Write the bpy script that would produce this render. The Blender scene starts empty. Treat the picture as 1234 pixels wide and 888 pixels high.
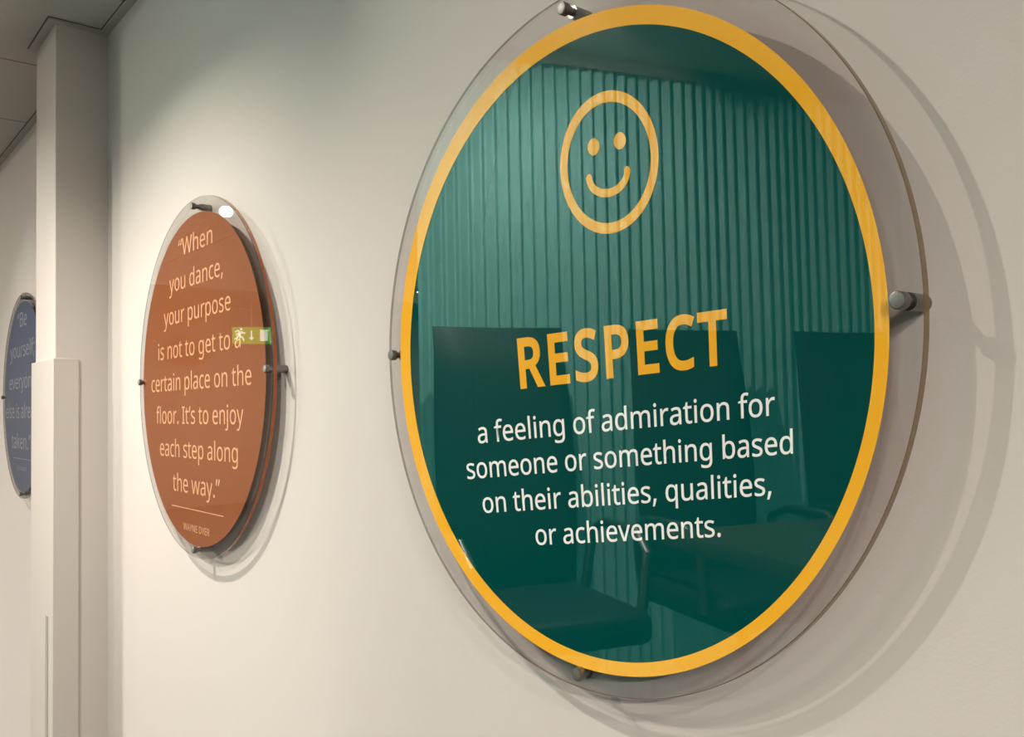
import bpy, bmesh, math, json
from mathutils import Vector, Matrix

# ------------------------------------------------------------------ camera, light, exposure
Z0 = 1.62                    # height of the sign centres above the floor
WALL = 0.032                 # y of the wall surface (sign faces are at y = 0)
CEIL = 0.942 + Z0           # lowered ceiling along the sign wall
CEIL2 = 1.15 + Z0            # ceiling of the room beyond it
FLOOR2 = 0.48                # raised floor of the meeting area beyond y = -0.66
SOFFIT = -0.70               # y where the lowered strip ends
scene = bpy.context.scene
C = scene.collection

CAM_F, CAM_YAW, CAM_PITCH, CAM_ROLL = 1039.42, 0.8742, 0.0427, -0.0205
CAM_LOC = Vector((0.6237, -0.6040, Z0 - 0.0684))
cd = bpy.data.cameras.new('camera')
cam = bpy.data.objects.new('camera', cd)
C.objects.link(cam)
cd.sensor_fit = 'HORIZONTAL'
cd.sensor_width = 36.0
cd.lens = CAM_F / 1234.0 * 36.0
cd.clip_start = 0.02
cyw, syw = math.cos(CAM_YAW), math.sin(CAM_YAW)
fw = Vector((-syw * math.cos(CAM_PITCH), cyw * math.cos(CAM_PITCH), math.sin(CAM_PITCH)))
rt = Vector((cyw, syw, 0))
up = rt.cross(fw)
cr, sr = math.cos(CAM_ROLL), math.sin(CAM_ROLL)
rt2, up2 = cr * rt + sr * up, -sr * rt + cr * up
cam.matrix_world = Matrix(((rt2.x, up2.x, -fw.x, CAM_LOC.x), (rt2.y, up2.y, -fw.y, CAM_LOC.y),
                           (rt2.z, up2.z, -fw.z, CAM_LOC.z), (0, 0, 0, 1)))
scene.camera = cam

scene.view_settings.view_transform = 'Standard'
scene.view_settings.look = 'None'
scene.view_settings.gamma = 1.0
scene.view_settings.use_curve_mapping = False
scene.view_settings.exposure = 0.0

world = bpy.data.worlds.new('room_air')
scene.world = world
world.use_nodes = True
bg = world.node_tree.nodes['Background']
bg.inputs[0].default_value = (1.0, 0.93, 0.84, 1)
bg.inputs[1].default_value = 0.15

WARM = (1.0, 0.925, 0.82)
# ceiling spotlights and added fill spots: lens position (z from the sign centre), aim, watts, cone degrees, blend
SPOTS = [
    ((-1.33, -0.95, 1.06), (-1.12, WALL, -1.50), 130, 98, 1.0),
    ((-1.05, -1.00, 1.08), (0.75, WALL, -0.45), 64, 66, 1.0),
    ((1.60, -0.90, 0.86), (0.0, WALL, -0.55), 38, 56, 0.9),
    ((-2.95, -0.80, 0.86), (-2.45, WALL, -0.80), 25, 100, 1.0),
    ((-4.20, -1.30, 1.08), (-1.06, WALL, 0.1), 2, 24, 0.6),
    ((-1.02, -0.76, 1.06), (-1.38, -1.75, 0.20), 190, 116, 0.9),  # added to brighten the curtain for its reflection
    ((-0.62, -1.50, 1.06), (-0.90, WALL, -1.15), 52, 80, 1.0),  # added fill for the lower wall between orange and teal signs
    ((-2.05, -0.90, 0.86), (-1.95, WALL, -0.90), 34, 110, 1.0),  # added fill for the pillar face
    ((2.60, -1.60, 0.86), (0.60, WALL, -1.10), 275, 50, 1.0),  # added low wash for the right end of the wall
]
for loc, aim, watts, cone, blend in SPOTS:
    ld = bpy.data.lights.new('spot_beam', 'SPOT')
    ld.energy = watts
    ld.color = WARM
    ld.spot_size = math.radians(cone)
    ld.spot_blend = blend
    ld.shadow_soft_size = 0.011
    lo = bpy.data.objects.new('spot_beam', ld)
    C.objects.link(lo)
    a, b = Vector(loc), Vector(aim)
    d = (b - a).normalized()
    lo.location = a + d * 0.012 + Vector((0, 0, Z0))
    lo.rotation_euler = d.to_track_quat('-Z', 'Y').to_euler()
# two soft panels added for ambient fill, out of view further back
FILL_PANELS = [((2.2, -2.6), 1.2, 0.3, 58), ((-6.2, -4.5), 1.2, 0.3, 900)]
for (px, py), sx, sy, watts in FILL_PANELS:
    ld = bpy.data.lights.new('fill_glow', 'AREA')
    ld.shape = 'RECTANGLE'
    ld.size, ld.size_y = sx, sy
    ld.energy = watts
    ld.color = WARM
    lo = bpy.data.objects.new('fill_glow', ld)
    C.objects.link(lo)
    lo.location = (px, py, CEIL2 - 0.03)

# ------------------------------------------------------------------ materials
def new_mat(name):
    m = bpy.data.materials.new(name)
    m.use_nodes = True
    nt = m.node_tree
    return m, nt, nt.nodes['Principled BSDF']

def N(nt, kind, **kw):
    n = nt.nodes.new(kind)
    for k, v in kw.items():
        setattr(n, k, v)
    return n

def srgb(r, g, b):
    f = lambda c: ((c / 255 + 0.055) / 1.055) ** 2.4 if c > 10 else c / 255 / 12.92
    return (f(r), f(g), f(b), 1)

def mat(name, col, rough=0.5, metal=0.0, spec=0.5, noise=0.0, scale=30.0, bump=0.0, bscale=300.0):
    m, nt, p = new_mat(name)
    p.inputs['Base Color'].default_value = col
    p.inputs['Roughness'].default_value = rough
    p.inputs['Metallic'].default_value = metal
    p.inputs['Specular IOR Level'].default_value = spec
    tc = N(nt, 'ShaderNodeTexCoord')
    if noise:
        nz = N(nt, 'ShaderNodeTexNoise'); nz.inputs['Scale'].default_value = scale; nz.inputs['Detail'].default_value = 4
        nt.links.new(tc.outputs['Object'], nz.inputs['Vector'])
        mr = N(nt, 'ShaderNodeMapRange'); mr.inputs['To Min'].default_value = 1 - noise; mr.inputs['To Max'].default_value = 1 + noise
        nt.links.new(nz.outputs['Fac'], mr.inputs['Value'])
        mx = N(nt, 'ShaderNodeMix', data_type='RGBA', blend_type='MULTIPLY')
        mx.inputs[0].default_value = 1; mx.inputs[6].default_value = col
        nt.links.new(mr.outputs['Result'], mx.inputs[7])
        nt.links.new(mx.outputs[2], p.inputs['Base Color'])
    if bump:
        nz2 = N(nt, 'ShaderNodeTexNoise'); nz2.inputs['Scale'].default_value = bscale; nz2.inputs['Detail'].default_value = 3
        nt.links.new(tc.outputs['Object'], nz2.inputs['Vector'])
        bp = N(nt, 'ShaderNodeBump'); bp.inputs['Strength'].default_value = bump; bp.inputs['Distance'].default_value = 0.002
        nt.links.new(nz2.outputs['Fac'], bp.inputs['Height'])
        nt.links.new(bp.outputs['Normal'], p.inputs['Normal'])
    return m

def emit(name, col, strength):
    m, nt, p = new_mat(name)
    p.inputs['Base Color'].default_value = (0, 0, 0, 1)
    p.inputs['Emission Color'].default_value = col
    p.inputs['Emission Strength'].default_value = strength
    return m

def facing_fresnel(nt, f0=0.04, power=4.4):
    g = N(nt, 'ShaderNodeNewGeometry')
    dp = N(nt, 'ShaderNodeVectorMath', operation='DOT_PRODUCT')
    nt.links.new(g.outputs['Normal'], dp.inputs[0]); nt.links.new(g.outputs['Incoming'], dp.inputs[1])
    ab = N(nt, 'ShaderNodeMath', operation='ABSOLUTE'); nt.links.new(dp.outputs['Value'], ab.inputs[0])
    om = N(nt, 'ShaderNodeMath', operation='SUBTRACT'); om.inputs[0].default_value = 1; nt.links.new(ab.outputs[0], om.inputs[1])
    pw = N(nt, 'ShaderNodeMath', operation='POWER'); pw.inputs[1].default_value = power; nt.links.new(om.outputs[0], pw.inputs[0])
    ma = N(nt, 'ShaderNodeMath', operation='MULTIPLY_ADD'); ma.inputs[1].default_value = 1 - f0; ma.inputs[2].default_value = f0
    nt.links.new(pw.outputs[0], ma.inputs[0])
    return ma.outputs[0]

def clear_acrylic(name, tint):
    m, nt, p = new_mat(name)
    nt.nodes.remove(p)
    out = nt.nodes['Material Output']
    tr = N(nt, 'ShaderNodeBsdfTransparent'); tr.inputs[0].default_value = tint
    gl = N(nt, 'ShaderNodeBsdfGlossy'); gl.inputs['Roughness'].default_value = 0.0
    mx = N(nt, 'ShaderNodeMixShader')
    nt.links.new(facing_fresnel(nt), mx.inputs[0])
    nt.links.new(tr.outputs[0], mx.inputs[1]); nt.links.new(gl.outputs[0], mx.inputs[2])
    nt.links.new(mx.outputs[0], out.inputs['Surface'])
    return m

def acrylic_edge(name, col, alpha, inner):
    # polished rim: from outside its colour stands in for reflections inside the panel, from inside it is nearly clear
    m, nt, p = new_mat(name)
    p.inputs['Base Color'].default_value = col
    p.inputs['Roughness'].default_value = 0.12
    p.inputs['Specular IOR Level'].default_value = 0.4
    g = N(nt, 'ShaderNodeNewGeometry')
    mr = N(nt, 'ShaderNodeMapRange'); mr.inputs['To Min'].default_value = alpha; mr.inputs['To Max'].default_value = inner
    nt.links.new(g.outputs['Backfacing'], mr.inputs['Value'])
    nt.links.new(mr.outputs['Result'], p.inputs['Alpha'])
    return m

M_WALL = mat('wall_paint', (0.64, 0.592, 0.562, 1), 0.75, spec=0.25, noise=0.012, scale=6, bump=0.08, bscale=420)
M_DARKWALL = mat('dark_wall_panelling', (0.11, 0.092, 0.078, 1), 0.6, spec=0.25, noise=0.08, scale=5)
M_PILLAR = mat('pillar_paint', (0.655, 0.61, 0.575, 1), 0.7, spec=0.25, noise=0.01, scale=6, bump=0.06, bscale=420)
M_GUARD = mat('guard_plastic', (0.62, 0.58, 0.54, 1), 0.45, spec=0.4, noise=0.01, scale=9)
M_STRIP = mat('strip_grey', (0.36, 0.34, 0.30, 1), 0.7)
M_TRIM = mat('ceiling_trim_grey', (0.52, 0.49, 0.44, 1), 0.5, noise=0.02, scale=40)
M_TRIMLINE = mat('ceiling_trim_gap', (0.10, 0.09, 0.08, 1), 0.8)
M_METAL = mat('brushed_steel', (0.21, 0.20, 0.19, 1), 0.33, metal=0.85, noise=0.06, scale=900)
M_METAL2 = mat('steel_face', (0.25, 0.24, 0.225, 1), 0.5, metal=0.6, noise=0.04, scale=1200)
M_ACR = clear_acrylic('clear_acrylic', (0.935, 0.915, 0.915, 1))
M_ACR2 = clear_acrylic('clear_acrylic_bright', (0.965, 0.96, 0.95, 1))
M_EDGE1 = acrylic_edge('acrylic_rim_brown', (0.13, 0.075, 0.02, 1), 0.85, 0.14)
M_EDGE2 = acrylic_edge('acrylic_rim_orange', (0.42, 0.11, 0.025, 1), 0.85, 0.14)  # orange print reflected inside the clear rim, put into its colour
M_EDGE3 = acrylic_edge('acrylic_rim_grey', (0.20, 0.21, 0.22, 1), 0.85, 0.14)

M_RIM1 = acrylic_edge('acrylic_rim_front_brown', (0.13, 0.075, 0.02, 1), 0.85, 0.55)
M_RIM2 = acrylic_edge('acrylic_rim_front_grey', (0.12, 0.10, 0.085, 1), 0.75, 0.55)

def print_mat(name, col, noise=0.0):
    m = mat(name, col, 0.006, spec=1.0, noise=noise, scale=60)
    return m
M_TEAL = print_mat('teal_print', srgb(0, 71, 67))
M_YELLOW = print_mat('amber_print', srgb(255, 186, 50))
M_WHITE = print_mat('white_print', (0.95, 0.95, 0.94, 1))
M_ORANGE = mat('orange_print', srgb(146, 80, 36), 0.5, spec=0.1, noise=0.02, scale=120)
M_PEACH = mat('peach_lettering', srgb(236, 178, 136), 0.5, spec=0.1)
M_BLUE = mat('blue_print', srgb(102, 115, 145), 0.5, spec=0.1, noise=0.02, scale=120)
M_PALE = mat('pale_lettering', srgb(182, 188, 200), 0.5, spec=0.1)

# ------------------------------------------------------------------ mesh helpers
def link_mesh(name, bm, mats, parent=None, loc=None, smooth=False):
    me = bpy.data.meshes.new(name)
    bmesh.ops.recalc_face_normals(bm, faces=bm.faces)
    bm.to_mesh(me); bm.free()
    for m in (mats if isinstance(mats, (list, tuple)) else [mats]):
        me.materials.append(m)
    if smooth:
        me.set_sharp_from_angle(angle=math.radians(35))
        for p in me.polygons:
            p.use_smooth = True
    o = bpy.data.objects.new(name, me)
    C.objects.link(o)
    if parent: o.parent = parent
    if loc is not None: o.location = loc
    return o

def thing(name, label, cat, loc, group=None):
    o = bpy.data.objects.new(name, None)
    o.empty_display_size = 0.05
    C.objects.link(o)
    o.location = loc
    return tag(o, label, cat, group)

def tag(o, label, cat, group=None):
    o['label'] = label; o['category'] = cat
    if group: o['group'] = group
    return o

def struct(o):
    o['kind'] = 'structure'
    return o

def add_box(bm, lo, hi, mi=0):
    g = [bm.verts.new((x, y, z)) for x in (lo[0], hi[0]) for y in (lo[1], hi[1]) for z in (lo[2], hi[2])]
    for q in ((0, 1, 3, 2), (4, 6, 7, 5), (0, 4, 5, 1), (2, 3, 7, 6), (0, 2, 6, 4), (1, 5, 7, 3)):
        bm.faces.new([g[i] for i in q]).material_index = mi

def box(lo, hi, bevel=0.0, seg=2):
    bm = bmesh.new()
    add_box(bm, lo, hi)
    if bevel:
        bmesh.ops.bevel(bm, geom=bm.edges[:], offset=bevel, segments=seg, profile=0.5, affect='EDGES')
    return bm

def prism(pts, z0, z1):
    bm = bmesh.new()
    a = [bm.verts.new((x, y, z0)) for x, y in pts]
    b = [bm.verts.new((x, y, z1)) for x, y in pts]
    bm.faces.new(a); bm.faces.new(b[::-1])
    n = len(pts)
    for i in range(n):
        bm.faces.new((a[i], a[(i + 1) % n], b[(i + 1) % n], b[i]))
    return bm

def lathe_y(profile, n=48, mats=None, bm=None, c=(0, 0)):
    """profile: list of (radius, y); revolved about the y axis."""
    bm = bm or bmesh.new()
    rings = []
    for r, y in profile:
        if r < 1e-6:
            rings.append([bm.verts.new((c[0], y, c[1]))])
        else:
            rings.append([bm.verts.new((c[0] + r * math.cos(2 * math.pi * i / n), y, c[1] + r * math.sin(2 * math.pi * i / n))) for i in range(n)])
    for k in range(len(rings) - 1):
        A, B = rings[k], rings[k + 1]
        mi = mats[k] if mats else 0
        for i in range(n):
            j = (i + 1) % n
            if len(A) == 1: f = bm.faces.new((A[0], B[i], B[j]))
            elif len(B) == 1: f = bm.faces.new((A[i], B[0], A[j]))
            else: f = bm.faces.new((A[i], B[i], B[j], A[j]))
            f.material_index = mi
    return bm

def lathe_z(profile, n=32, c=(0, 0)):
    bm = lathe_y(profile, n)
    bmesh.ops.rotate(bm, verts=bm.verts, matrix=Matrix.Rotation(math.pi / 2, 3, 'X'))
    bmesh.ops.translate(bm, verts=bm.verts, vec=(c[0], c[1], 0))
    return bm

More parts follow.
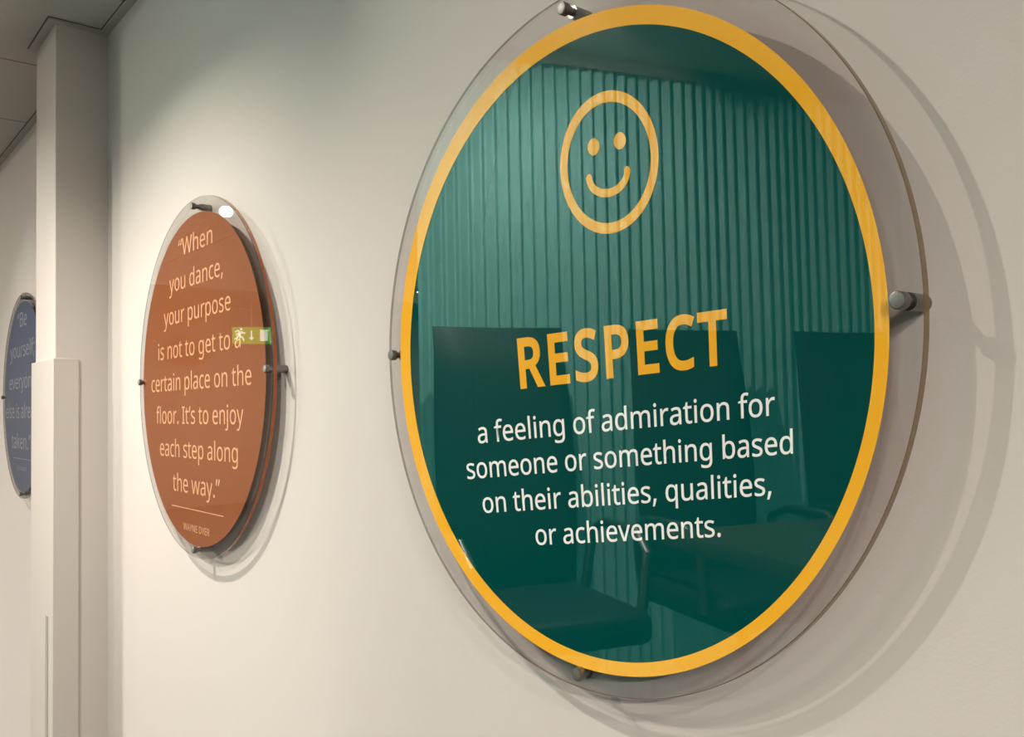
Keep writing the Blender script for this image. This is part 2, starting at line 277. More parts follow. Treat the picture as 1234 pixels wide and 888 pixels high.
# ------------------------------------------------------------------ lettering
GLYPHS = json.loads(r'''{",":[215,[[154,84,136,23,111,-42,85,-103,33,-103,49,-38,63,31,73,93,148,93]]],".":[215,[[58,43,59,57,61,69,66,78,72,85,80,90,88,94,97,96,107,97,117,96,126,94,135,90,142,85,149,78,153,69,156,57,157,43,156,30,153,18,149,9,142,2,135,-4,126,-8,117,-10,107,-11,97,-10,88,-8,80,-4,72,2,66,9,61,18,59,30]]],";":[215,[[147,84,128,23,104,-42,78,-103,25,-103,36,-55,48,-4,58,47,66,93,141,93],[56,387,57,401,60,412,64,422,71,429,78,434,86,438,95,440,105,441,115,440,124,438,133,434,141,429,147,422,152,412,155,401,156,387,155,373,152,362,147,352,141,345,133,339,124,335,115,333,105,332,95,333,86,335,78,339,71,345,64,352,60,362,57,373]]],"A":[512,[[437,0,368,177,141,177,73,0,0,0,224,575,289,575,512,0],[282,415,274,438,263,473,255,500,247,468,238,438,230,415,165,241,346,241]]],"B":[521,[[241,573,292,571,336,565,373,555,404,541,428,522,445,497,455,467,459,431,458,414,456,399,452,384,446,371,439,358,431,347,421,337,409,328,396,320,382,313,367,308,350,304,350,300,367,297,384,292,400,286,415,279,429,271,441,261,452,249,461,236,468,221,474,203,477,184,478,163,476,138,472,115,464,93,454,74,441,57,425,42,406,29,385,19,362,11,337,5,309,1,279,0,78,0,78,573],[256,329,290,330,318,335,340,342,357,352,369,366,377,382,382,401,384,423,382,445,376,463,365,478,351,490,332,499,308,506,279,510,245,511,150,511,150,329],[150,269,150,61,265,61,301,63,330,68,354,78,371,91,384,107,394,125,399,145,401,168,400,183,398,197,394,210,388,221,380,232,370,241,358,249,344,256,327,262,307,266,285,268,260,269]]],"C":[507,[[323,517,301,516,280,513,260,508,241,502,223,493,206,482,192,470,178,456,166,440,155,423,146,404,139,383,133,361,129,337,126,312,125,286,126,252,131,220,138,191,147,164,160,139,175,117,192,99,213,83,236,71,262,62,291,57,322,55,341,56,359,57,377,59,394,62,460,78,460,15,443,10,427,5,410,1,393,-2,375,-5,356,-7,335,-8,312,-8,270,-6,232,1,197,12,166,28,139,48,115,72,95,99,78,131,65,165,56,203,51,244,49,287,50,319,53,349,59,378,67,406,77,432,89,456,103,478,120,499,138,517,159,534,181,548,206,559,233,569,261,575,292,579,324,581,346,580,367,578,388,576,409,572,429,567,448,561,465,554,482,547,453,486,394,508,378,512,360,515,342,517]]],"D":[585,[[536,292,534,246,528,203,516,165,501,131,481,100,457,74,430,51,399,33,364,18,325,8,283,2,237,0,78,0,78,573,254,573,296,571,335,565,371,555,404,540,434,523,460,501,483,475,502,446,517,413,528,377,534,336],[460,289,459,326,454,359,446,388,435,415,421,437,404,457,384,474,361,487,336,498,308,505,277,509,244,511,150,511,150,62,228,62,282,65,329,76,369,94,402,119,428,151,446,190,457,236]]],"E":[446,[[398,0,78,0,78,573,398,573,398,509,150,509,150,330,383,330,383,268,150,268,150,63,398,63]]],"I":[272,[[239,0,32,0,32,42,99,57,99,515,32,531,32,573,239,573,239,531,172,515,172,57,239,42]]],"L":[420,[[78,0,78,573,150,573,150,64,400,64,400,0]]],"N":[609,[[532,0,447,0,141,476,138,476,141,432,143,378,144,320,144,0,78,0,78,573,161,573,467,99,470,99,468,137,466,193,464,249,464,573,532,573]]],"O":[626,[[577,287,576,255,573,224,568,194,561,166,551,140,540,116,526,94,510,73,493,54,473,38,451,24,428,13,402,4,375,-3,345,-7,314,-8,281,-7,251,-3,222,4,196,13,173,25,151,39,131,55,114,73,98,94,85,116,74,141,65,167,58,195,53,224,50,255,49,288,51,331,56,370,65,408,78,442,94,473,114,500,138,524,166,545,197,561,232,572,271,579,314,581,356,579,393,572,428,561,459,545,486,525,510,501,530,473,547,442,560,408,570,370,576,330],[125,287,126,252,130,220,136,190,145,163,157,138,171,117,188,98,207,83,230,70,255,62,283,56,314,55,345,56,373,62,398,70,420,83,439,98,456,117,470,138,481,163,490,190,496,220,500,252,501,287,498,338,490,384,476,423,456,457,431,484,398,503,360,514,314,518,283,516,255,511,230,502,207,490,188,475,171,457,157,435,145,411,136,384,130,354,126,322]]],"P":[485,[[229,573,282,570,326,562,363,548,393,528,415,504,431,475,441,442,444,404,444,387,441,370,438,353,433,336,426,321,417,306,407,292,395,278,380,266,364,255,345,246,324,238,301,231,275,227,247,224,216,223,150,223,150,0,78,0,78,573],[223,511,150,511,150,285,208,285,234,285,258,288,279,291,298,296,315,303,330,311,342,322,352,334,360,347,365,363,369,381,370,401,367,427,361,449,350,468,334,484,314,495,289,504,258,509]]],"R":[499,[[236,573,270,571,301,568,329,562,353,555,375,544,393,532,409,517,422,500,432,481,439,460,443,436,444,410,443,388,440,368,435,350,427,334,418,319,408,306,397,295,385,285,371,277,358,269,344,262,330,257,487,0,403,0,264,237,150,237,150,0,78,0,78,573],[232,510,150,510,150,298,236,298,268,299,296,304,319,313,338,325,352,341,362,359,368,381,370,407,369,424,366,440,361,455,355,467,346,477,336,486,324,494,310,500,293,504,275,507,254,509]]],"S":[440,[[403,153,401,128,396,106,389,85,378,66,364,49,348,35,328,22,307,11,283,3,257,-3,228,-7,198,-8,137,-5,83,4,41,19,41,88,56,82,73,76,92,70,113,65,134,60,156,57,179,55,201,55,222,55,240,57,257,61,273,66,286,72,298,79,308,88,316,98,322,109,327,120,329,133,330,147,330,160,327,173,324,184,318,194,311,204,302,213,291,221,277,230,261,238,242,247,220,255,196,265,131,294,118,302,106,311,95,320,85,330,76,340,69,351,63,363,57,375,53,389,50,403,49,418,48,435,50,457,54,477,61,496,71,513,84,528,99,542,116,553,136,563,157,571,180,576,205,579,231,581,254,580,276,578,297,576,318,572,337,567,355,562,372,555,389,549,366,487,302,508,284,512,266,515,248,517,229,517,212,517,196,515,182,511,169,507,158,501,148,494,140,486,133,478,128,468,124,457,122,446,121,434,122,420,124,407,128,396,133,386,140,376,149,367,160,359,172,351,187,343,204,335,224,327,246,318,270,309,293,299,313,289,332,279,348,268,362,255,374,242,385,228,392,212,398,194,401,175]]],"T":[446,[[259,0,187,0,187,509,8,509,8,573,437,573,437,509,259,509]]],"W":[746,[[735,573,583,0,510,0,399,375,389,410,380,443,373,471,370,488,367,471,361,443,352,409,342,373,234,0,161,0,10,573,85,573,174,223,183,186,190,151,196,118,201,87,206,119,213,154,222,191,232,227,333,573,407,573,512,225,523,187,532,151,538,117,544,87,550,129,560,175,572,224,660,573]]],"Y":[454,[[227,291,376,573,454,573,263,222,263,0,191,0,191,219,0,573,79,573]]],"a":[450,[[231,437,268,435,299,428,326,418,347,403,364,383,376,358,383,328,385,293,385,0,334,0,320,61,317,61,307,50,298,40,288,30,279,22,268,15,258,9,246,3,234,-1,220,-4,206,-6,190,-8,172,-8,154,-7,136,-5,119,0,103,6,88,13,75,23,64,34,55,48,47,63,41,80,38,99,37,119,40,150,50,176,65,199,87,219,116,234,152,245,194,253,243,257,316,259,316,285,315,309,310,330,303,347,293,359,280,368,265,375,247,379,227,380,210,379,194,378,178,374,163,370,106,347,84,400,99,408,115,414,132,421,151,426,170,431,190,434,210,436],[252,208,215,205,184,200,159,192,141,182,127,170,118,155,112,138,110,119,111,102,115,87,122,75,132,66,144,58,157,53,172,50,188,49,215,51,238,56,260,66,279,79,295,96,306,117,313,142,315,172,315,210]]],"b":[493,[[139,461,138,410,135,373,139,373,149,386,161,398,174,409,189,419,206,427,226,432,248,436,272,437,310,434,344,423,374,406,401,381,422,350,437,312,446,267,449,215,448,180,444,147,437,118,427,91,415,68,400,48,384,31,365,17,344,6,322,-2,298,-6,272,-8,248,-7,226,-3,206,2,189,10,174,20,161,31,149,42,139,55,133,55,119,0,68,0,68,609,139,609],[260,379,238,377,219,374,202,369,188,361,175,351,165,339,157,325,150,308,145,289,142,268,139,244,139,217,139,214,140,177,145,144,153,116,165,93,181,74,202,61,229,53,261,51,288,53,312,61,332,74,348,93,360,117,369,145,374,178,376,216,374,254,369,287,360,315,348,338,331,356,311,368,288,376]]],"c":[385,[[241,-8,213,-7,187,-2,162,5,139,15,118,28,99,45,83,65,69,87,58,114,50,143,46,176,44,213,46,250,51,284,59,315,71,342,85,365,102,385,121,401,142,415,166,425,191,432,217,436,245,438,262,437,278,436,293,434,309,431,323,427,336,424,348,419,358,415,337,356,292,370,244,376,223,375,204,371,187,366,172,358,159,347,148,335,138,320,131,303,125,284,120,263,118,239,117,213,118,189,120,166,125,145,131,126,138,109,148,94,159,82,172,71,186,63,202,58,220,54,240,53,257,53,273,55,288,57,302,60,351,78,351,15,340,10,328,5,316,1,304,-2,290,-5,275,-7,258,-8]]],"d":[493,[[221,-8,182,-5,148,6,118,23,92,48,71,79,56,117,47,162,44,214,47,266,56,311,71,350,93,381,119,406,149,424,183,434,221,438,238,437,253,436,267,433,280,429,292,425,303,420,314,413,323,407,332,399,340,391,348,383,354,374,359,374,356,405,354,438,354,609,425,609,425,0,368,0,358,58,354,58,348,49,340,40,332,32,323,24,314,17,303,11,292,6,279,1,266,-3,252,-6,237,-7],[232,51,263,53,290,60,311,71,328,88,340,109,348,135,354,165,355,200,355,213,354,251,349,284,340,313,329,336,313,355,291,369,264,377,231,379,204,376,181,368,162,354,146,334,133,309,124,281,119,249,117,213,119,176,124,144,133,116,146,93,162,74,181,61,205,53]]],"e":[452,[[234,438,261,436,286,432,308,424,329,414,348,401,364,385,378,367,390,346,399,323,406,299,410,272,411,244,411,201,117,201,120,167,127,137,139,111,154,90,174,74,197,62,224,55,254,52,274,53,293,54,310,56,327,60,392,82,392,20,376,13,359,8,343,3,327,-1,310,-4,292,-6,272,-8,251,-8,221,-6,194,-2,167,6,143,17,121,31,101,48,85,68,70,91,59,117,51,146,46,177,44,212,46,246,50,277,57,306,68,333,81,357,96,378,114,395,134,411,157,423,181,431,207,436],[233,380,209,378,188,372,170,362,154,348,140,330,130,309,123,285,119,257,338,257,337,275,335,292,331,307,326,322,320,334,312,346,303,356,292,364,280,371,266,376,251,379]]],"f":[276,[[266,375,158,375,158,0,87,0,87,375,12,375,12,408,87,432,87,457,88,483,92,507,97,528,104,547,113,563,124,577,137,588,152,597,168,604,186,609,206,612,227,613,274,609,310,599,292,544,262,552,228,556,211,554,197,550,185,542,175,532,168,519,162,502,159,481,158,458,158,430,266,430]]],"g":[493,[[221,438,241,437,261,434,280,429,297,422,314,413,329,402,343,388,355,373,359,373,369,430,425,430,425,-7,424,-36,420,-63,413,-88,404,-109,392,-129,378,-146,361,-160,341,-172,318,-181,293,-187,264,-191,233,-192,210,-192,188,-191,167,-189,147,-186,128,-182,110,-177,94,-172,78,-165,78,-100,94,-108,111,-114,129,-120,149,-125,170,-129,191,-132,214,-133,237,-134,263,-132,286,-126,306,-116,324,-101,337,-84,347,-63,353,-39,355,-13,355,4,356,32,358,57,354,57,343,42,329,28,315,17,299,8,281,1,263,-4,243,-7,221,-8,182,-4,147,7,117,25,91,51,70,83,56,121,47,164,44,214,47,263,56,306,70,344,91,377,117,404,147,423,181,434],[230,379,213,377,197,374,182,368,169,359,157,349,147,336,138,320,130,303,125,284,120,262,118,239,117,213,119,176,124,143,134,115,146,92,163,73,182,60,205,52,232,50,248,50,262,52,276,54,288,58,299,63,309,69,318,76,326,85,334,94,340,105,345,117,349,131,352,145,354,161,356,179,356,197,356,214,355,242,353,267,349,289,343,309,335,326,326,340,315,352,302,362,287,369,270,374,251,377]]],"h":[496,[[139,431,138,399,135,370,140,370,147,381,155,391,164,400,174,407,185,414,196,420,208,425,221,429,233,433,247,435,260,437,273,437,298,436,321,433,342,428,360,421,377,411,391,400,403,386,413,370,421,351,426,330,430,306,431,280,431,0,361,0,361,275,359,299,355,321,348,338,338,353,324,364,308,372,288,377,265,379,242,377,222,374,204,368,189,360,177,350,166,338,157,324,150,308,145,289,142,269,139,246,139,222,139,0,68,0,68,609,139,609]]],"i":[207,[[139,430,139,0,68,0,68,430],[104,591,112,590,119,588,126,585,133,580,138,574,142,566,144,557,145,546,144,536,142,526,138,519,133,512,126,508,119,504,112,502,104,501,96,502,88,504,81,508,75,512,69,519,66,526,63,536,63,546,63,557,66,566,69,574,75,580,81,585,88,588,96,590]]],"j":[207,[[18,-192,-18,-190,-44,-183,-44,-126,-19,-132,9,-134,21,-133,32,-130,42,-126,51,-120,59,-111,64,-100,67,-85,68,-67,68,430,139,430,139,-64,138,-84,136,-101,132,-118,126,-133,119,-147,110,-159,99,-169,87,-177,72,-184,56,-189,38,-192],[63,546,63,557,66,566,69,574,75,580,81,585,88,588,96,590,104,591,112,590,119,588,126,585,133,580,138,574,142,566,144,557,145,546,144,536,142,526,138,519,133,512,126,508,119,504,112,502,104,501,96,502,88,504,81,508,75,512,69,519,66,526,63,536]]],"k":[428,[[138,291,137,257,135,221,138,221,152,240,172,264,189,285,326,430,409,430,235,246,421,0,336,0,187,200,138,158,138,0,68,0,68,609,138,609]]],"l":[207,[[139,0,68,0,68,609,139,609]]],"m":[750,[[540,438,574,436,603,429,628,417,649,401,665,379,676,352,683,319,685,280,685,0,615,0,615,277,614,300,610,321,603,338,594,353,582,364,567,372,549,377,528,379,499,376,474,369,454,358,438,342,426,322,418,298,413,270,411,237,411,0,342,0,342,277,341,293,339,308,336,321,332,333,327,344,320,353,312,361,303,367,293,372,281,376,268,378,253,379,233,377,215,374,199,368,185,360,174,350,164,338,156,324,150,308,145,290,141,269,139,247,139,223,139,0,68,0,68,430,125,430,136,371,140,371,147,382,155,392,163,401,173,409,183,416,194,422,205,427,217,431,229,434,241,436,254,437,266,438,290,437,312,433,332,428,349,420,365,410,378,398,389,383,398,366,402,366,414,383,427,398,443,410,461,420,480,428,499,433,519,437]]],"n":[496,[[275,438,311,436,343,429,369,417,391,401,409,379,421,352,428,319,431,280,431,0,361,0,361,275,359,299,355,321,348,338,338,353,324,364,308,372,288,377,265,379,232,376,204,368,182,356,166,338,154,316,146,289,140,258,139,223,139,0,68,0,68,430,125,430,136,371,140,371,147,382,156,392,165,401,175,409,186,416,198,422,210,427,222,431,235,434,248,436,262,437]]],"o":[485,[[442,216,441,190,438,165,434,142,428,121,420,101,411,82,400,66,388,51,374,37,359,25,342,15,324,7,305,0,285,-4,264,-7,241,-8,221,-7,200,-4,181,0,163,7,145,15,129,25,114,37,100,51,88,66,77,82,67,101,59,121,52,142,48,165,45,190,44,216,46,250,50,282,58,310,68,336,81,360,97,380,116,397,137,412,161,423,186,431,214,436,244,438,272,436,299,431,324,423,347,412,368,397,387,380,403,360,417,336,428,310,436,282,440,250],[117,216,118,191,120,169,125,147,130,128,138,110,147,95,159,82,172,71,187,62,203,56,222,52,243,51,264,52,282,56,299,62,314,71,327,82,339,95,348,110,356,128,361,147,366,169,368,191,369,216,368,240,365,263,361,284,355,303,348,320,338,335,327,348,314,359,299,367,282,374,263,377,242,379,212,376,185,368,164,354,147,335,134,311,124,284,119,252]]],"p":[493,[[273,438,310,434,344,424,374,407,401,383,422,351,437,313,446,268,449,216,448,181,444,148,437,119,427,93,415,69,401,49,384,31,365,17,345,6,322,-2,298,-6,272,-8,256,-7,241,-6,227,-3,213,1,201,6,190,11,179,17,170,24,139,55,134,55,137,20,139,-16,139,-192,68,-192,68,430,126,430,136,371,139,371,145,380,153,389,161,397,170,405,179,412,189,419,201,424,213,429,226,433,240,436,256,437],[260,379,239,377,221,374,204,369,190,362,178,353,167,342,158,328,152,313,146,295,142,275,140,254,139,229,139,216,139,190,142,167,145,145,150,126,157,109,165,93,176,80,188,70,203,61,220,55,239,52,261,51,280,52,297,56,312,63,326,72,338,84,348,98,357,113,364,131,369,150,373,171,375,193,376,217,374,252,369,283,360,310,348,334,331,354,311,367,288,376]]],"q":[493,[[354,-9,355,25,358,58,354,58,344,45,332,32,318,21,303,11,285,3,266,-3,243,-7,219,-8,182,-5,148,6,119,23,93,48,71,79,56,117,47,162,44,214,46,249,50,282,57,311,67,338,79,361,93,381,110,398,129,413,150,424,172,432,196,436,221,438,245,437,267,433,287,427,304,419,319,408,333,397,345,385,355,371,358,371,369,430,425,430,425,-192,354,-192],[233,51,254,52,272,55,289,60,304,67,316,76,327,87,335,100,342,116,348,134,352,153,354,175,355,199,355,213,354,252,348,285,340,314,328,337,312,356,290,369,263,377,231,379,204,376,181,368,161,354,145,334,133,309,124,281,119,249,117,213,119,176,124,145,133,117,146,93,162,75,182,61,205,53]]],"r":[331,[[269,438,295,437,319,433,310,368,287,372,264,374,252,373,240,371,228,368,217,363,206,358,195,351,186,343,176,334,168,324,161,313,154,301,149,289,144,275,141,261,139,245,139,229,139,0,68,0,68,430,126,430,134,351,137,351,144,363,152,374,161,385,170,395,180,404,191,413,202,420,214,426,227,431,240,435,254,437]]],"s":[384,[[348,119,347,99,343,80,336,64,327,49,316,36,302,24,286,14,268,6,248,0,226,-4,202,-7,176,-8,155,-8,135,-6,116,-4,99,-1,83,3,68,8,55,13,42,19,42,83,104,60,122,55,141,52,159,50,178,49,203,50,224,53,242,59,256,66,266,76,274,86,278,99,280,112,279,120,278,128,275,135,271,141,266,148,259,154,250,160,239,167,174,196,103,228,89,236,76,245,66,255,57,266,50,278,45,292,42,307,41,324,44,350,52,372,66,392,85,408,109,421,137,430,168,436,202,438,221,437,240,436,258,434,275,430,292,426,308,421,324,415,339,409,315,353,258,372,243,376,228,378,213,380,197,380,177,379,159,377,144,372,131,366,121,358,114,350,110,339,108,328,109,319,111,312,114,304,119,298,125,292,133,286,142,280,154,274,219,246,289,215,302,206,314,197,324,187,333,176,339,164,344,150,347,135]]],"t":[289,[[212,50,245,53,272,59,272,5,240,-4,200,-8,183,-7,167,-5,152,-1,138,4,124,11,112,20,101,31,91,44,84,60,78,79,75,100,74,125,74,375,13,375,13,409,75,437,103,528,144,528,144,430,269,430,269,375,144,375,144,127,146,108,149,93,155,79,163,69,173,60,185,54,198,51]]],"u":[496,[[427,430,427,0,370,0,359,57,356,57,349,46,340,36,331,28,321,20,310,13,298,8,286,3,273,-1,260,-4,247,-6,234,-8,220,-8,195,-7,173,-4,152,1,134,8,117,18,103,29,91,43,81,59,73,78,68,99,64,122,63,148,63,430,135,430,135,153,136,129,141,108,148,91,158,76,171,65,188,57,207,52,230,51,253,52,273,55,291,61,306,69,319,79,330,91,338,105,345,121,350,140,354,160,356,182,357,206,357,430]]],"v":[407,[[163,0,0,430,75,430,167,176,180,137,193,96,201,63,204,63,214,96,227,138,241,176,332,430,407,430,244,0]]],"w":[630,[[346,243,336,276,328,308,321,335,316,357,313,357,308,335,302,307,294,275,284,242,207,1,127,1,9,431,82,431,141,201,153,154,163,109,169,73,172,73,178,97,185,128,193,160,201,188,277,431,354,431,428,188,440,149,451,109,457,74,460,74,466,108,477,153,489,201,549,431,621,431,502,1,419,1]]],"y":[409,[[1,430,76,430,169,185,184,144,196,105,205,68,209,68,224,121,245,186,333,430,409,430,224,-59,216,-79,207,-97,198,-114,188,-130,177,-144,165,-156,152,-167,138,-176,123,-183,106,-188,87,-191,67,-192,34,-190,9,-186,9,-130,30,-133,56,-135,68,-134,79,-132,90,-130,99,-126,108,-120,116,-114,123,-107,130,-99,136,-90,142,-80,147,-70,152,-59,174,-2]]],"’":[140,[[131,564,112,503,88,437,62,376,10,376,21,424,32,476,42,527,50,573,125,573]]],"“":[288,[[278,573,263,507,249,438,238,376,162,376,156,385,175,445,200,511,226,573],[130,573,115,507,100,438,90,376,14,376,10,385,28,445,53,511,79,573]]],"”":[288,[[278,564,260,503,235,437,209,376,156,376,172,441,186,510,197,573,273,573],[130,564,111,503,87,437,61,376,10,376,21,424,32,476,41,527,49,573,124,573]]]," ":[209,[]]}''')

def layout(text, track=0):
    """Outlines of a line of text in 1/1000 em, and its inked extent."""
    polys, x = [], 0
    for ch in text:
        adv, sp = GLYPHS[ch]
        for s in sp:
            polys.append([(x + s[i], s[i + 1]) for i in range(0, len(s), 2)])
        x += adv + track
    xs = [p[0] for q in polys for p in q]
    return polys, min(xs), max(xs)

def fill_polys(polys, offset=0.0, thick=0.0):
    """Polygons with holes -> mesh (through a filled 2-D curve)."""
    cu = bpy.data.curves.new('outline', 'CURVE')
    cu.dimensions = '2D'; cu.fill_mode = 'BOTH' if thick else 'FRONT'
    cu.offset = offset
    cu.extrude = thick / 2
    for q in polys:
        s = cu.splines.new('POLY')
        s.points.add(len(q) - 1)
        for p, (x, y) in zip(s.points, q):
            p.co = (x, y, 0, 1)
        s.use_cyclic_u = True
    o = bpy.data.objects.new('outline', cu)
    C.objects.link(o)
    dg = bpy.context.evaluated_depsgraph_get()
    me = bpy.data.meshes.new_from_object(o.evaluated_get(dg), depsgraph=dg)
    bpy.data.objects.remove(o); bpy.data.curves.remove(cu)
    return me

def flat_art(name, polys, mapping, y, material, parent, offset=0.0):
    """polys in artwork units -> flat printed mesh on the sign face; mapping(X, Y) -> (x, z)."""
    me = fill_polys(polys, offset)
    for v in me.vertices:
        x, z = mapping(v.co.x, v.co.y)
        v.co = (x, y, z)
    bm = bmesh.new(); bm.from_mesh(me); bpy.data.meshes.remove(me)
    bmesh.ops.recalc_face_normals(bm, faces=bm.faces)
    for f in bm.faces:
        if f.normal.y > 0: f.normal_flip()
    me = bpy.data.meshes.new(name); bm.to_mesh(me); bm.free()
    me.materials.append(material)
    o = bpy.data.objects.new(name, me)
    C.objects.link(o); o.parent = parent
    return o

def line_polys(text, x0, x1, base, xheight, track=0):
    """One line of text stretched to its measured extent."""
    q, a, b = layout(text, track)
    sx = (x1 - x0) / (b - a); sy = xheight / 430.0
    return [[(x0 + (px - a) * sx, base + py * sy) for px, py in s] for s in q]

def circle(cx, cy, r, n=96):
    return [(cx + r * math.cos(2 * math.pi * i / n), cy + r * math.sin(2 * math.pi * i / n)) for i in range(n)]

same = lambda x, z: (x, z)

# ------------------------------------------------------------------ the room
bm = bmesh.new(); add_box(bm, (-9.2, WALL, 0), (3.4, WALL + 0.15, CEIL + 0.05))
struct(link_mesh('wall_sign', bm, M_WALL))
bm = bmesh.new(); add_box(bm, (-9.2, -5.5, 0), (3.4, -5.35, CEIL2 + 0.05))
struct(link_mesh('wall_back', bm, M_DARKWALL))
bm = bmesh.new(); add_box(bm, (3.4, -5.5, 0), (3.55, WALL + 0.15, CEIL2 + 0.05))
struct(link_mesh('wall_right', bm, M_WALL))
bm = bmesh.new(); add_box(bm, (-9.35, -5.5, 0), (-9.2, WALL + 0.15, CEIL2 + 0.05))
struct(link_mesh('wall_left', bm, M_DARKWALL))
M_FLOOR = mat('grey_carpet', (0.05, 0.05, 0.048, 1), 0.95, spec=0.1, noise=0.25, scale=220, bump=0.4, bscale=600)
bm = bmesh.new(); add_box(bm, (-9.35, -0.66, -0.1), (3.55, WALL + 0.15, 0)); add_box(bm, (-9.35, -5.5, -0.1), (3.55, -0.66, FLOOR2))
struct(link_mesh('floor', bm, M_FLOOR))

def ceiling_material():
    m, nt, p = new_mat('ceiling_tiles')
    p.inputs['Roughness'].default_value = 0.9
    p.inputs['Specular IOR Level'].default_value = 0.1
    tc = N(nt, 'ShaderNodeTexCoord')
    sp = N(nt, 'ShaderNodeSeparateXYZ'); nt.links.new(tc.outputs['Object'], sp.inputs[0])
    masks = []
    for ax, off, pitch in (('X', 2.131, 0.5675), ('Y', 0.60, 1.135)):
        ad = N(nt, 'ShaderNodeMath', operation='ADD'); ad.inputs[1].default_value = off + 0.002 + 10 * pitch
        nt.links.new(sp.outputs[ax], ad.inputs[0])
        md = N(nt, 'ShaderNodeMath', operation='MODULO'); md.inputs[1].default_value = pitch
        nt.links.new(ad.outputs[0], md.inputs[0])
        lt = N(nt, 'ShaderNodeMath', operation='LESS_THAN'); lt.inputs[1].default_value = 0.005
        nt.links.new(md.outputs[0], lt.inputs[0]); masks.append(lt)
    mxm = N(nt, 'ShaderNodeMath', operation='MAXIMUM')
    nt.links.new(masks[0].outputs[0], mxm.inputs[0]); nt.links.new(masks[1].outputs[0], mxm.inputs[1])
    nz = N(nt, 'ShaderNodeTexNoise'); nz.inputs['Scale'].default_value = 160; nz.inputs['Detail'].default_value = 4
    nt.links.new(tc.outputs['Object'], nz.inputs['Vector'])
    cr_ = N(nt, 'ShaderNodeValToRGB')
    cr_.color_ramp.elements[0].color = (0.58, 0.555, 0.51, 1); cr_.color_ramp.elements[1].color = (0.66, 0.635, 0.585, 1)
    nt.links.new(nz.outputs['Fac'], cr_.inputs[0])
    mx = N(nt, 'ShaderNodeMix', data_type='RGBA'); mx.inputs[7].default_value = (0.12, 0.11, 0.10, 1)
    nt.links.new(mxm.outputs[0], mx.inputs[0]); nt.links.new(cr_.outputs[0], mx.inputs[6])
    nt.links.new(mx.outputs[2], p.inputs['Base Color'])
    return m
bm = bmesh.new(); add_box(bm, (-9.35, SOFFIT, CEIL), (3.55, WALL + 0.15, CEIL2 + 0.1)); add_box(bm, (-9.35, -5.5, CEIL2), (3.55, SOFFIT, CEIL2 + 0.1))
struct(link_mesh('ceiling', bm, ceiling_material()))

# pillar standing out of the wall between the second and the third sign
PX0, PX1, PYF = -2.012, -1.787, -0.0930
struct(link_mesh('pillar', box((PX0, PYF, 0), (PX1, WALL + 0.02, CEIL), 0.003), M_PILLAR))

# perimeter trim of the ceiling: along the wall, round the pillar, along the wall again
tz0, tz1 = CEIL - 0.006, CEIL + 0.002
W_ = 0.020
def trim(name, pts):
    struct(link_mesh(name, prism(pts, tz0, tz1), M_TRIM))
trim('trim_1', [(3.4, WALL), (PX1, WALL), (PX1 + W_, WALL - W_), (3.4, WALL - W_)])
trim('trim_2', [(PX1, WALL), (PX1, PYF), (PX1 + W_, PYF - W_), (PX1 + W_, WALL - W_)])
trim('trim_3', [(PX1, PYF), (PX0, PYF), (PX0, PYF - W_), (PX1 + W_, PYF - W_)])
trim('trim_4', [(PX0, WALL), (-9.2, WALL), (-9.2, WALL - W_), (PX0, WALL - W_)])
# the dark gap beside the trim
def gap(name, lo, hi):
    bm = bmesh.new(); add_box(bm, (lo[0], lo[1], CEIL - 0.0015), (hi[0], hi[1], CEIL + 0.001)); struct(link_mesh(name, bm, M_TRIMLINE))
g = 0.0025
gap('trim_5', (PX1 + W_ + g, WALL - W_ - g), (3.4, WALL - W_))
gap('trim_6', (PX1 + W_, PYF - W_ - g), (PX1 + W_ + g, WALL - W_))
gap('trim_7', (PX0 - g, PYF - W_ - g), (PX1 + W_, PYF - W_))
gap('trim_8', (-9.2, WALL - W_ - g), (PX0, WALL - W_))

# white corner guard wrapped round the lower pillar
GT = 0.0045
GTOP = Z0 + 0.074
gd = thing('corner_guard', 'white corner guard cladding wrapped round the lower half of the pillar', 'corner guard', (PX1, PYF, 0))
def gbox(lo, hi, bev=0.0012):
    return box(tuple(a - b for a, b in zip(lo, (PX1, PYF, 0))), tuple(a - b for a, b in zip(hi, (PX1, PYF, 0))), bev)
gy = -0.0385
link_mesh('side_panel', gbox((PX1 + 0.0002, PYF - GT, 0.002), (PX1 + GT, gy, GTOP)), M_GUARD, gd)
link_mesh('front_panel', gbox((PX0 - 0.030, PYF - GT, 0.002), (PX1 + 0.0001, PYF - 0.0002, GTOP)), M_GUARD, gd)
link_mesh('grey_strip', gbox((PX1 - 0.070, PYF - GT - 0.0016, 0.002), (PX1 - 0.046, PYF - GT + 0.0005, Z0 - 0.578), 0.0006), M_STRIP, gd)['label'] = 'narrow grey strip'  # strip in a darker grey on the front panel

# ------------------------------------------------------------------ round signs
R_PANEL, T_PANEL, R_CAP = 0.350, 0.008, 0.3345
GROUP_SIGN = 'round acrylic signs on the wall'

def standoff(parent, x, z):
    s = bpy.data.objects.new('standoff', None); C.objects.link(s); s.parent = parent
    s.location = (x, 0, z); s.empty_display_size = 0.01
    r = 0.0067
    cap = lathe_y([(0, -0.0078), (r - 0.0012, -0.0078), (r - 0.0004, -0.0075), (r, -0.0066), (r, -0.0004), (r - 0.0006, 0.0)], 40,
                  mats=[1, 0, 0, 0, 0])
    link_mesh('cap', cap, [M_METAL, M_METAL2], s, smooth=True)
    bar = lathe_y([(r * 0.62, -0.0002), (r * 0.62, T_PANEL + 0.0004), (r, T_PANEL + 0.0004), (r, WALL - 0.0006), (r * 0.9, WALL - 0.0001), (0, WALL - 0.0001)], 40)
    link_mesh('barrel', bar, M_METAL, s, smooth=True)

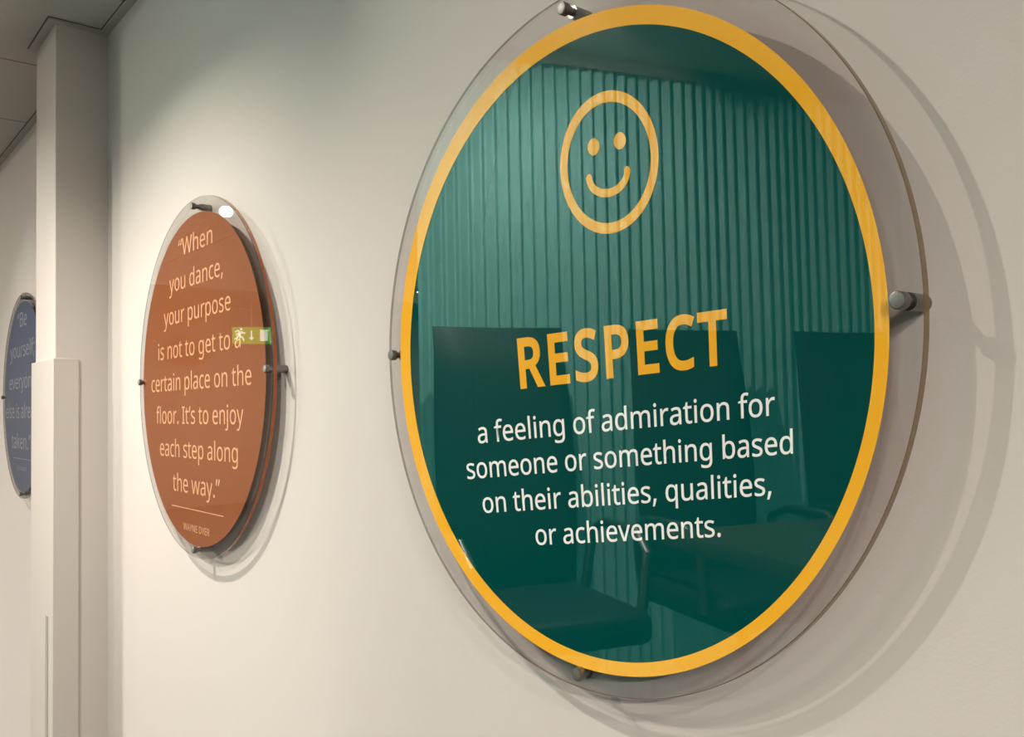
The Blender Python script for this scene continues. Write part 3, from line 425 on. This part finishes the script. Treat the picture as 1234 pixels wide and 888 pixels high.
def make_sign(xc, label, acr, edge, rim, band):
    t = thing('round_wall_sign', label, 'sign', (xc, 0, Z0), GROUP_SIGN)
    e = 0.0006
    pr = [(0, 0), (R_PANEL - e, 0), (R_PANEL, e), (R_PANEL, band), (R_PANEL, T_PANEL - e), (R_PANEL - e, T_PANEL), (0, T_PANEL)]
    link_mesh('acrylic_panel', lathe_y(pr, 256, mats=[0, 2, 2, 1, 1, 0]), [acr, edge, rim], t, smooth=True)['label'] = 'clear round acrylic panel'
    for a in (0, 90, 180, 270):
        standoff(t, R_CAP * math.cos(math.radians(a)), R_CAP * math.sin(math.radians(a)))
    return t

def disc(name, r, cx, cz, y0, y1, m, parent):
    bm = lathe_y([(0, y0), (r, y0), (r, y1), (0, y1)], 192, c=(cx, cz))
    return link_mesh(name, bm, m, parent)

# ---- sign 1: RESPECT, printed on the front of the panel
s1 = make_sign(0, 'large teal round sign with amber rim, smiley and the heading RESPECT', M_ACR, M_EDGE1, M_RIM1, 0.0038)
MI = ((0.99224, -0.05851, 0.06221), (0.02243, 0.98298, -0.03595), (0.56372, -0.31603, 1.0))
def art1(X, Y):
    w = MI[2][0] * X + MI[2][1] * Y + MI[2][2]
    return ((MI[0][0] * X + MI[0][1] * Y + MI[0][2]) / w, (MI[1][0] * X + MI[1][1] * Y + MI[1][2]) / w)
disc_o = flat_art('printed_disc', [circle(0, 0, 0.3085, 256)], art1, -0.0003, M_TEAL, s1)
disc_o['label'] = 'deep teal printed disc'
flat_art('border_ring', [circle(0, 0, 0.324, 256), circle(0, 0, 0.308, 256)], art1, -0.0006, M_YELLOW, s1)['label'] = 'amber ring round the teal disc'
# smiley: ring, two eyes, a mouth with round ends
mouth = []
ma, mb, mt = 0.0246, 0.0166, 0.0038     # half width, depth of the arc, half thickness
def mpt(t):                             # arc from left tip to right tip
    a = math.pi + t * math.pi
    return (-0.0018 + ma * math.cos(a) * (1.0), 0.1828 + mb * math.sin(a))
n = 40
cen = [mpt(i / n) for i in range(n + 1)]
L, R = [], []
for i, (x, y) in enumerate(cen):
    x0, y0 = cen[max(i - 1, 0)]; x1, y1 = cen[min(i + 1, n)]
    d = math.hypot(x1 - x0, y1 - y0); nx, ny = -(y1 - y0) / d, (x1 - x0) / d
    L.append((x + nx * mt, y + ny * mt)); R.append((x - nx * mt, y - ny * mt))
def cap_arc(c, a0, a1, k=10):
    return [(c[0] + mt * math.cos(a0 + (a1 - a0) * i / k), c[1] + mt * math.sin(a0 + (a1 - a0) * i / k)) for i in range(1, k)]
mouth = R + cap_arc(cen[-1], 0, math.pi) + L[::-1] + cap_arc(cen[0], 0, math.pi)
flat_art('smiley_emblem', [circle(-0.0005, 0.1925, 0.0635, 128), circle(-0.0005, 0.1925, 0.0537, 128),
                           circle(-0.0183, 0.2099, 0.0076, 40), circle(0.0157, 0.2101, 0.0076, 40), mouth],
         art1, -0.0006, M_YELLOW, s1)['label'] = 'amber outline smiley face'
q = line_polys('RESPECT', -0.1392, 0.1368, -0.0062, 0.0475 / 573 * 430, 75)
flat_art('heading_lettering', q, art1, -0.0006, M_YELLOW, s1, offset=0.0020)['label'] = 'bold amber heading RESPECT'
q = []
for text, x0, x1, base in (('a feeling of admiration for', -0.2115, 0.1936, -0.0602), ('someone or something based', -0.2333, 0.2140, -0.0978),
                           ('on their abilities, qualities,', -0.2132, 0.1872, -0.1364), ('or achievements.', -0.1358, 0.1222, -0.1750)):
    flat_art('text_line', line_polys(text, x0, x1, base, 0.0166), art1, -0.0006, M_WHITE, s1, offset=0.00022)

# ---- sign 2: orange
s2 = make_sign(-1.0587, 'round orange sign with a quote about dancing, between teal sign and pillar', M_ACR2, M_EDGE2, M_RIM2, 0.0018)
YP = 0.0040
disc('printed_disc', 0.3255, -0.0105, -0.0035, YP, YP + 0.0006, M_ORANGE, s2)['label'] = 'burnt orange printed disc'
q = []
for text, x0, x1, base in (('“When', -0.1061, 0.0806, 0.2500), ('you dance,', -0.1618, 0.1309, 0.1820), ('your purpose', -0.1963, 0.1665, 0.1145),
                           ('is not to get to a', -0.2335, 0.2103, 0.0438), ('certain place on the', -0.2798, 0.2563, -0.0235),
                           ('floor. It’s to enjoy', -0.2476, 0.2207, -0.0920), ('each step along', -0.2242, 0.1950, -0.1600), ('the way.”', -0.1437, 0.1105, -0.2290)):
    flat_art('quote_line', line_polys(text, x0, x1, base, 0.0262), same, YP - 0.0003, M_PEACH, s2)
q = line_polys('WAYNE DYER', -0.0827, 0.0578, -0.3033, 0.0135 / 573 * 430)
flat_art('name_lettering', q, same, YP - 0.0003, M_PEACH, s2)['label'] = 'small capitals under the quote'
flat_art('divider_line', [[(-0.1514, -0.2608), (0.1274, -0.2608), (0.1274, -0.2592), (-0.1514, -0.2592)]], same, YP - 0.0003, M_PEACH, s2)['label'] = 'thin peach dividing line'

# ---- sign 3: blue, half hidden by the pillar
s3 = make_sign(-2.700, 'round slate blue sign on the far wall, half hidden behind the pillar', M_ACR2, M_EDGE3, M_RIM2, 0.0025)
disc('printed_disc', 0.3255, -0.012, -0.0035, YP, YP + 0.0006, M_BLUE, s3)['label'] = 'slate blue printed disc'
q = []
for text, x0, x1, base in (('“Be', -0.1131, 0.0480, 0.2380), ('yourself;', -0.2318, 0.1720, 0.1340), ('everyone', -0.2450, 0.1830, 0.0245),
                           ('else is already', -0.3080, 0.2580, -0.0780), ('taken.”', -0.2000, 0.1150, -0.1830)):
    flat_art('quote_line', line_polys(text, x0, x1, base, 0.0375), same, YP - 0.0003, M_PALE, s3)
q = line_polys('OSCAR WILDE', -0.1050, 0.0450, -0.2560, 0.0125 / 573 * 430)
flat_art('name_lettering', q, same, YP - 0.0003, M_PALE, s3)['label'] = 'small capitals under the quote'
flat_art('divider_line', [[(-0.1730, -0.2178), (0.1300, -0.2178), (0.1300, -0.2160), (-0.1730, -0.2160)]], same, YP - 0.0003, M_PALE, s3)['label'] = 'thin pale dividing line'

# ------------------------------------------------------------------ lamps
M_HEAD = mat('lamp_white_metal', (0.30, 0.29, 0.28, 1), 0.4, metal=0.3)
M_LENS = emit('lamp_lens', (1, 0.93, 0.82, 1), 30)
M_DIFF = emit('fill_diffuser', (1, 0.94, 0.85, 1), 6)
spot_labels = ['grey ceiling spotlight in front of the orange sign', 'grey ceiling spotlight in front of the pillar aimed at the teal sign',
               'grey ceiling spotlight on the right aimed at the teal sign', 'grey ceiling spotlight in front of the blue sign',
               'grey ceiling spotlight far back in the room beyond the curtain', 'added grey spotlight brightening the pleated curtain', 'added grey fill spotlight for the wall between the orange and teal signs', 'added grey fill spotlight straight in front of the pillar', 'added grey fill spotlight farthest right, behind the viewer']
for (loc, aim, watts, cone, blend), lab in zip(SPOTS, spot_labels):
    x, y, z = loc[0], loc[1], loc[2] + Z0
    cz = CEIL2 if y < SOFFIT else CEIL
    t = thing('ceiling_spotlight', lab, 'spotlight', (x, y, cz), 'ceiling spotlights')
    link_mesh('mount', lathe_z([(0, -0.012), (0.028, -0.012), (0.032, -0.004), (0.032, 0)], 32), M_HEAD, t, smooth=True)
    d = (Vector(aim) - Vector(loc)).normalized()
    pv = Vector((0, 0, z - cz)) - d * 0.035
    link_mesh('stem', lathe_z([(0, pv.z), (0.006, pv.z), (0.006, -0.011), (0, -0.011)], 16, c=(pv.x, pv.y)), M_HEAD, t, smooth=True)
    head = lathe_z([(0, 0.075), (0.022, 0.07), (0.03, 0.05), (0.036, 0.0), (0.036, -0.004), (0.032, -0.004), (0.030, 0.006)], 32)
    h = link_mesh('head', head, M_HEAD, t, smooth=True)
    h.location = (0, 0, z - cz); h.rotation_euler = d.to_track_quat('-Z', 'Y').to_euler()
    lens = link_mesh('lens', lathe_z([(0, 0.002), (0.030, 0.004), (0.030, 0.006), (0, 0.006)], 32), M_LENS, h)
for ((px, py), sx, sy, watts), lab in zip(FILL_PANELS, ('added white fill light panel on the right behind the viewer', 'added white fill light panel at the far left end of the room')):
    t = thing('fill_panel', lab, 'ceiling light', (px, py, CEIL2))  # unseen panel, added only to lift the ambient light
    bm = bmesh.new()
    for lo, hi in (((-sx / 2 - .03, -sy / 2 - .03, -.02), (sx / 2 + .03, -sy / 2, 0)), ((-sx / 2 - .03, sy / 2, -.02), (sx / 2 + .03, sy / 2 + .03, 0)),
                   ((-sx / 2 - .03, -sy / 2, -.02), (-sx / 2, sy / 2, 0)), ((sx / 2, -sy / 2, -.02), (sx / 2 + .03, sy / 2, 0))):
        add_box(bm, lo, hi)
    link_mesh('frame', bm, M_HEAD, t)
    link_mesh('diffuser', box((-sx / 2, -sy / 2, -.012), (sx / 2, sy / 2, -.004)), M_DIFF, t)

# ------------------------------------------------------------------ the room seen only as a reflection in the signs
M_CURT = mat('curtain_fabric', (0.46, 0.83, 0.80, 1), 0.8, spec=0.15, noise=0.03, scale=40)
A, B = Vector((-1.70, -0.95)), Vector((-0.386, -4.80))
dr = (B - A).normalized(); nr = Vector((dr.y, -dr.x))
ln = (B - A).length
bm = bmesh.new()
NP = int(ln / 0.0046)
row = []
for i in range(NP + 1):
    s = i * ln / NP
    w = math.sin(2 * math.pi * s / 0.046) * 0.0115 + 0.007 * math.sin(2 * math.pi * s / 0.37)
    p = A + dr * s + nr * w
    row.append((bm.verts.new((p.x, p.y, FLOOR2 + 0.02)), bm.verts.new((p.x, p.y, CEIL2 - 0.045))))
for a, b in zip(row, row[1:]):
    bm.faces.new((a[0], b[0], b[1], a[1]))
bmesh.ops.solidify(bm, geom=bm.faces[:], thickness=0.0015)
tc_ = thing('curtain', 'pale aqua pleated floor length curtain reflected in the teal sign', 'curtain', (0, 0, 0))
link_mesh('fabric', bm, M_CURT, tc_, smooth=True)
bm = bmesh.new()
for s0 in (0,):
    pts = [A - dr * .05 + nr * .03, B + dr * .05 + nr * .03, B + dr * .05 - nr * .03, A - dr * .05 - nr * .03]
tb = prism([(p.x, p.y) for p in pts], CEIL2 - 0.044, CEIL2 - 0.0005)
link_mesh('rail', tb, M_HEAD, tc_)

M_LEATHER = mat('black_leather', (0.02, 0.02, 0.022, 1), 0.5, spec=0.3, noise=0.1, scale=60, bump=0.15, bscale=120)
M_CHROME = mat('chair_chrome', (0.22, 0.22, 0.22, 1), 0.4, metal=1)
M_TABLE = mat('table_veneer', (0.10, 0.075, 0.055, 1), 0.35, noise=0.15, scale=14)

def slab_curved(w, h, t, bend, bev):
    """upright padded slab in the xz plane, curved backwards towards the top"""
    bm = bmesh.new()
    nx, nz = 8, 10
    fr, bk = [], []
    for i in range(nx + 1):
        cf, cb = [], []
        for k in range(nz + 1):
            u, v = i / nx * 2 - 1, k / nz
            x = u * w / 2 * (0.94 + 0.06 * math.sin(math.pi * min(v * 1.1, 1)))
            e = (1 - abs(u) ** 6) * (1 - abs(2 * v - 1) ** 8)
            y = bend * v * v + 0.02 * u * u * -1
            cf.append(bm.verts.new((x, y - t / 2 * e, v * h))); cb.append(bm.verts.new((x, y + t / 2 * e + 0.004, v * h)))
        fr.append(cf); bk.append(cb)
    for i in range(nx):
        for k in range(nz):
            bm.faces.new((fr[i][k], fr[i + 1][k], fr[i + 1][k + 1], fr[i][k + 1]))
            bm.faces.new((bk[i][k], bk[i][k + 1], bk[i + 1][k + 1], bk[i + 1][k]))
    for i in range(nx):
        bm.faces.new((fr[i][0], bk[i][0], bk[i + 1][0], fr[i + 1][0])); bm.faces.new((fr[i][nz], fr[i + 1][nz], bk[i + 1][nz], bk[i][nz]))
    for k in range(nz):
        bm.faces.new((fr[0][k], fr[0][k + 1], bk[0][k + 1], bk[0][k])); bm.faces.new((fr[nx][k], bk[nx][k], bk[nx][k + 1], fr[nx][k + 1]))
    return bm

def tube(pts, r, n=10):
    bm = bmesh.new()
    pts = [Vector(p) for p in pts]
    rings = []
    for i, p in enumerate(pts):
        d = (pts[min(i + 1, len(pts) - 1)] - pts[max(i - 1, 0)]).normalized()
        a = d.orthogonal().normalized() if i == 0 else (rings_a - d * rings_a.dot(d)).normalized()
        rings_a = a; b = d.cross(a)
        rings.append([bm.verts.new(p + r * (a * math.cos(2 * math.pi * k / n) + b * math.sin(2 * math.pi * k / n))) for k in range(n)])
    for A_, B_ in zip(rings, rings[1:]):
        for k in range(n):
            bm.faces.new((A_[k], A_[(k + 1) % n], B_[(k + 1) % n], B_[k]))
    bm.faces.new(rings[0][::-1]); bm.faces.new(rings[-1])
    return bm

def make_chair():
    t = thing('office_chair', 'black leather high backed office chair', 'chair', (0, 0, 0), 'office chairs at the meeting table')
    link_mesh('seat', box((-.23, -.25, .43), (.23, .25, .52), 0.03, 3), M_LEATHER, t, smooth=True)
    b = link_mesh('backrest', slab_curved(.46, .82, .10, .07, .02), M_LEATHER, t, smooth=True)
    b.location = (0, .235, .50)
    for s in (-1, 1):
        link_mesh('armrest', tube([(s * .24, .20, .50), (s * .262, .18, .68), (s * .262, .10, .71), (s * .262, -.10, .71), (s * .255, -.17, .66), (s * .235, -.16, .47)], .016), M_CHROME, t, smooth=True)
    link_mesh('column', lathe_z([(0, .12), (.028, .12), (.028, .28), (.018, .28), (.018, .44), (0, .44)], 20), M_CHROME, t, smooth=True)
    for k in range(5):
        a = 2 * math.pi * k / 5 + .3
        link_mesh('leg', tube([(0.02 * math.cos(a), .02 * math.sin(a), .14), (.30 * math.cos(a), .30 * math.sin(a), .075)], .018), M_CHROME, t, smooth=True)
        cst = lathe_y([(0, -.018), (.024, -.018), (.027, -.012), (.027, .012), (.024, .018), (0, .018)], 20)
        w = link_mesh('castor', cst, M_LEATHER, t, smooth=True)
        w.location = (.30 * math.cos(a), .30 * math.sin(a), .0305); w.rotation_euler = (0, 0, a)
    return t

# where things stand: mirror image of the camera behind the sign plane
MC = Vector((CAM_LOC.x, CAM_LOC.y))
def mirrored(px, depth):
    xc = (px - 617) / CAM_F * depth
    p = MC + Vector((cyw, syw)) * xc + Vector((-syw, cyw)) * depth
    return p.x, -p.y
chair0 = make_chair()
chair_labels = ['black office chair nearest the wall, first of the row before the curtain', 'black office chair second from the wall in the row before the curtain',
                'black office chair third from the wall in the row before the curtain', 'black office chair farthest from the wall in the row before the curtain']
for i, lab in enumerate(chair_labels):
    if i == 0:
        r = chair0
    else:
        r = chair0.copy(); C.objects.link(r)
        for ch in list(chair0.children):
            c = ch.copy(); C.objects.link(c); c.parent = r
    k = i
    r.location = (-1.22 + k * 0.68 * 0.323, -1.02 - k * 0.68 * 0.946, FLOOR2); r.rotation_euler = (0, 0, math.radians(109))
    r['label'] = lab

t = thing('meeting_table', 'dark veneered meeting table before the row of office chairs', 'table', (-0.10, -1.85, FLOOR2))
t.rotation_euler = (0, 0, math.radians(-71))
link_mesh('table_top', box((-.95, -.45, .705), (.95, .45, .745), .008), M_TABLE, t, smooth=True)
for sx in (-.6, .6):
    link_mesh('leg', box((sx - .06, -.25, 0.02), (sx + .06, .25, .704), .01), M_TABLE, t)
    link_mesh('foot', box((sx - .08, -.36, 0.0), (sx + .08, .36, .0195), .006), M_CHROME, t)

# green emergency exit sign at the far end of the room
M_GREEN = emit('exit_green', (0.16, 0.50, 0.03, 1), 3.2)
M_EXITW = emit('exit_white', (0.9, 1.0, 0.8, 1), 4.5)
ex, ey = mirrored(303, 9.4)
ez = CAM_LOC.z + 0.82
t = thing('exit_sign', 'lit green running man exit sign high at the far end of the room', 'exit sign', (ex, ey, ez))
t.rotation_euler = (0, 0, math.radians(113))
# built facing local -y; read in the room as door, arrow, running man
link_mesh('housing', box((-.21, 0.0, -.10), (.21, .05, .10), .006), M_HEAD, t)
link_mesh('light_face', box((-.20, -.006, -.09), (.20, .0005, .09), .002), M_GREEN, t)
man = [(.155, .055), (.135, .062), (.118, .045), (.098, .050), (.082, .032), (.060, .036), (.058, .024), (.088, .016), (.100, .028), (.112, .000),
       (.085, -.018), (.070, -.055), (.084, -.060), (.100, -.030), (.130, -.012), (.150, -.040), (.180, -.046), (.182, -.034), (.160, -.026), (.145, .004), (.132, .034), (.146, .046), (.168, .030), (.176, .040)]
man = man[::-1]
arrow = [(.008, .055), (-.008, .055), (-.008, -.020), (-.028, -.020), (0, -.055), (.028, -.020), (.008, -.020)]
door = [(-.17, -.06), (-.09, -.06), (-.09, .065), (-.17, .065)]
flat_art('pictogram', [man, circle(.108, .068, .014, 20), arrow, door], same, -.0068, M_EXITW, t)['label'] = 'white running man, arrow and door'
link_mesh('bracket', box((-.01, .015, .10), (.01, .035, CEIL2 - ez - 0.0005)), M_HEAD, t)
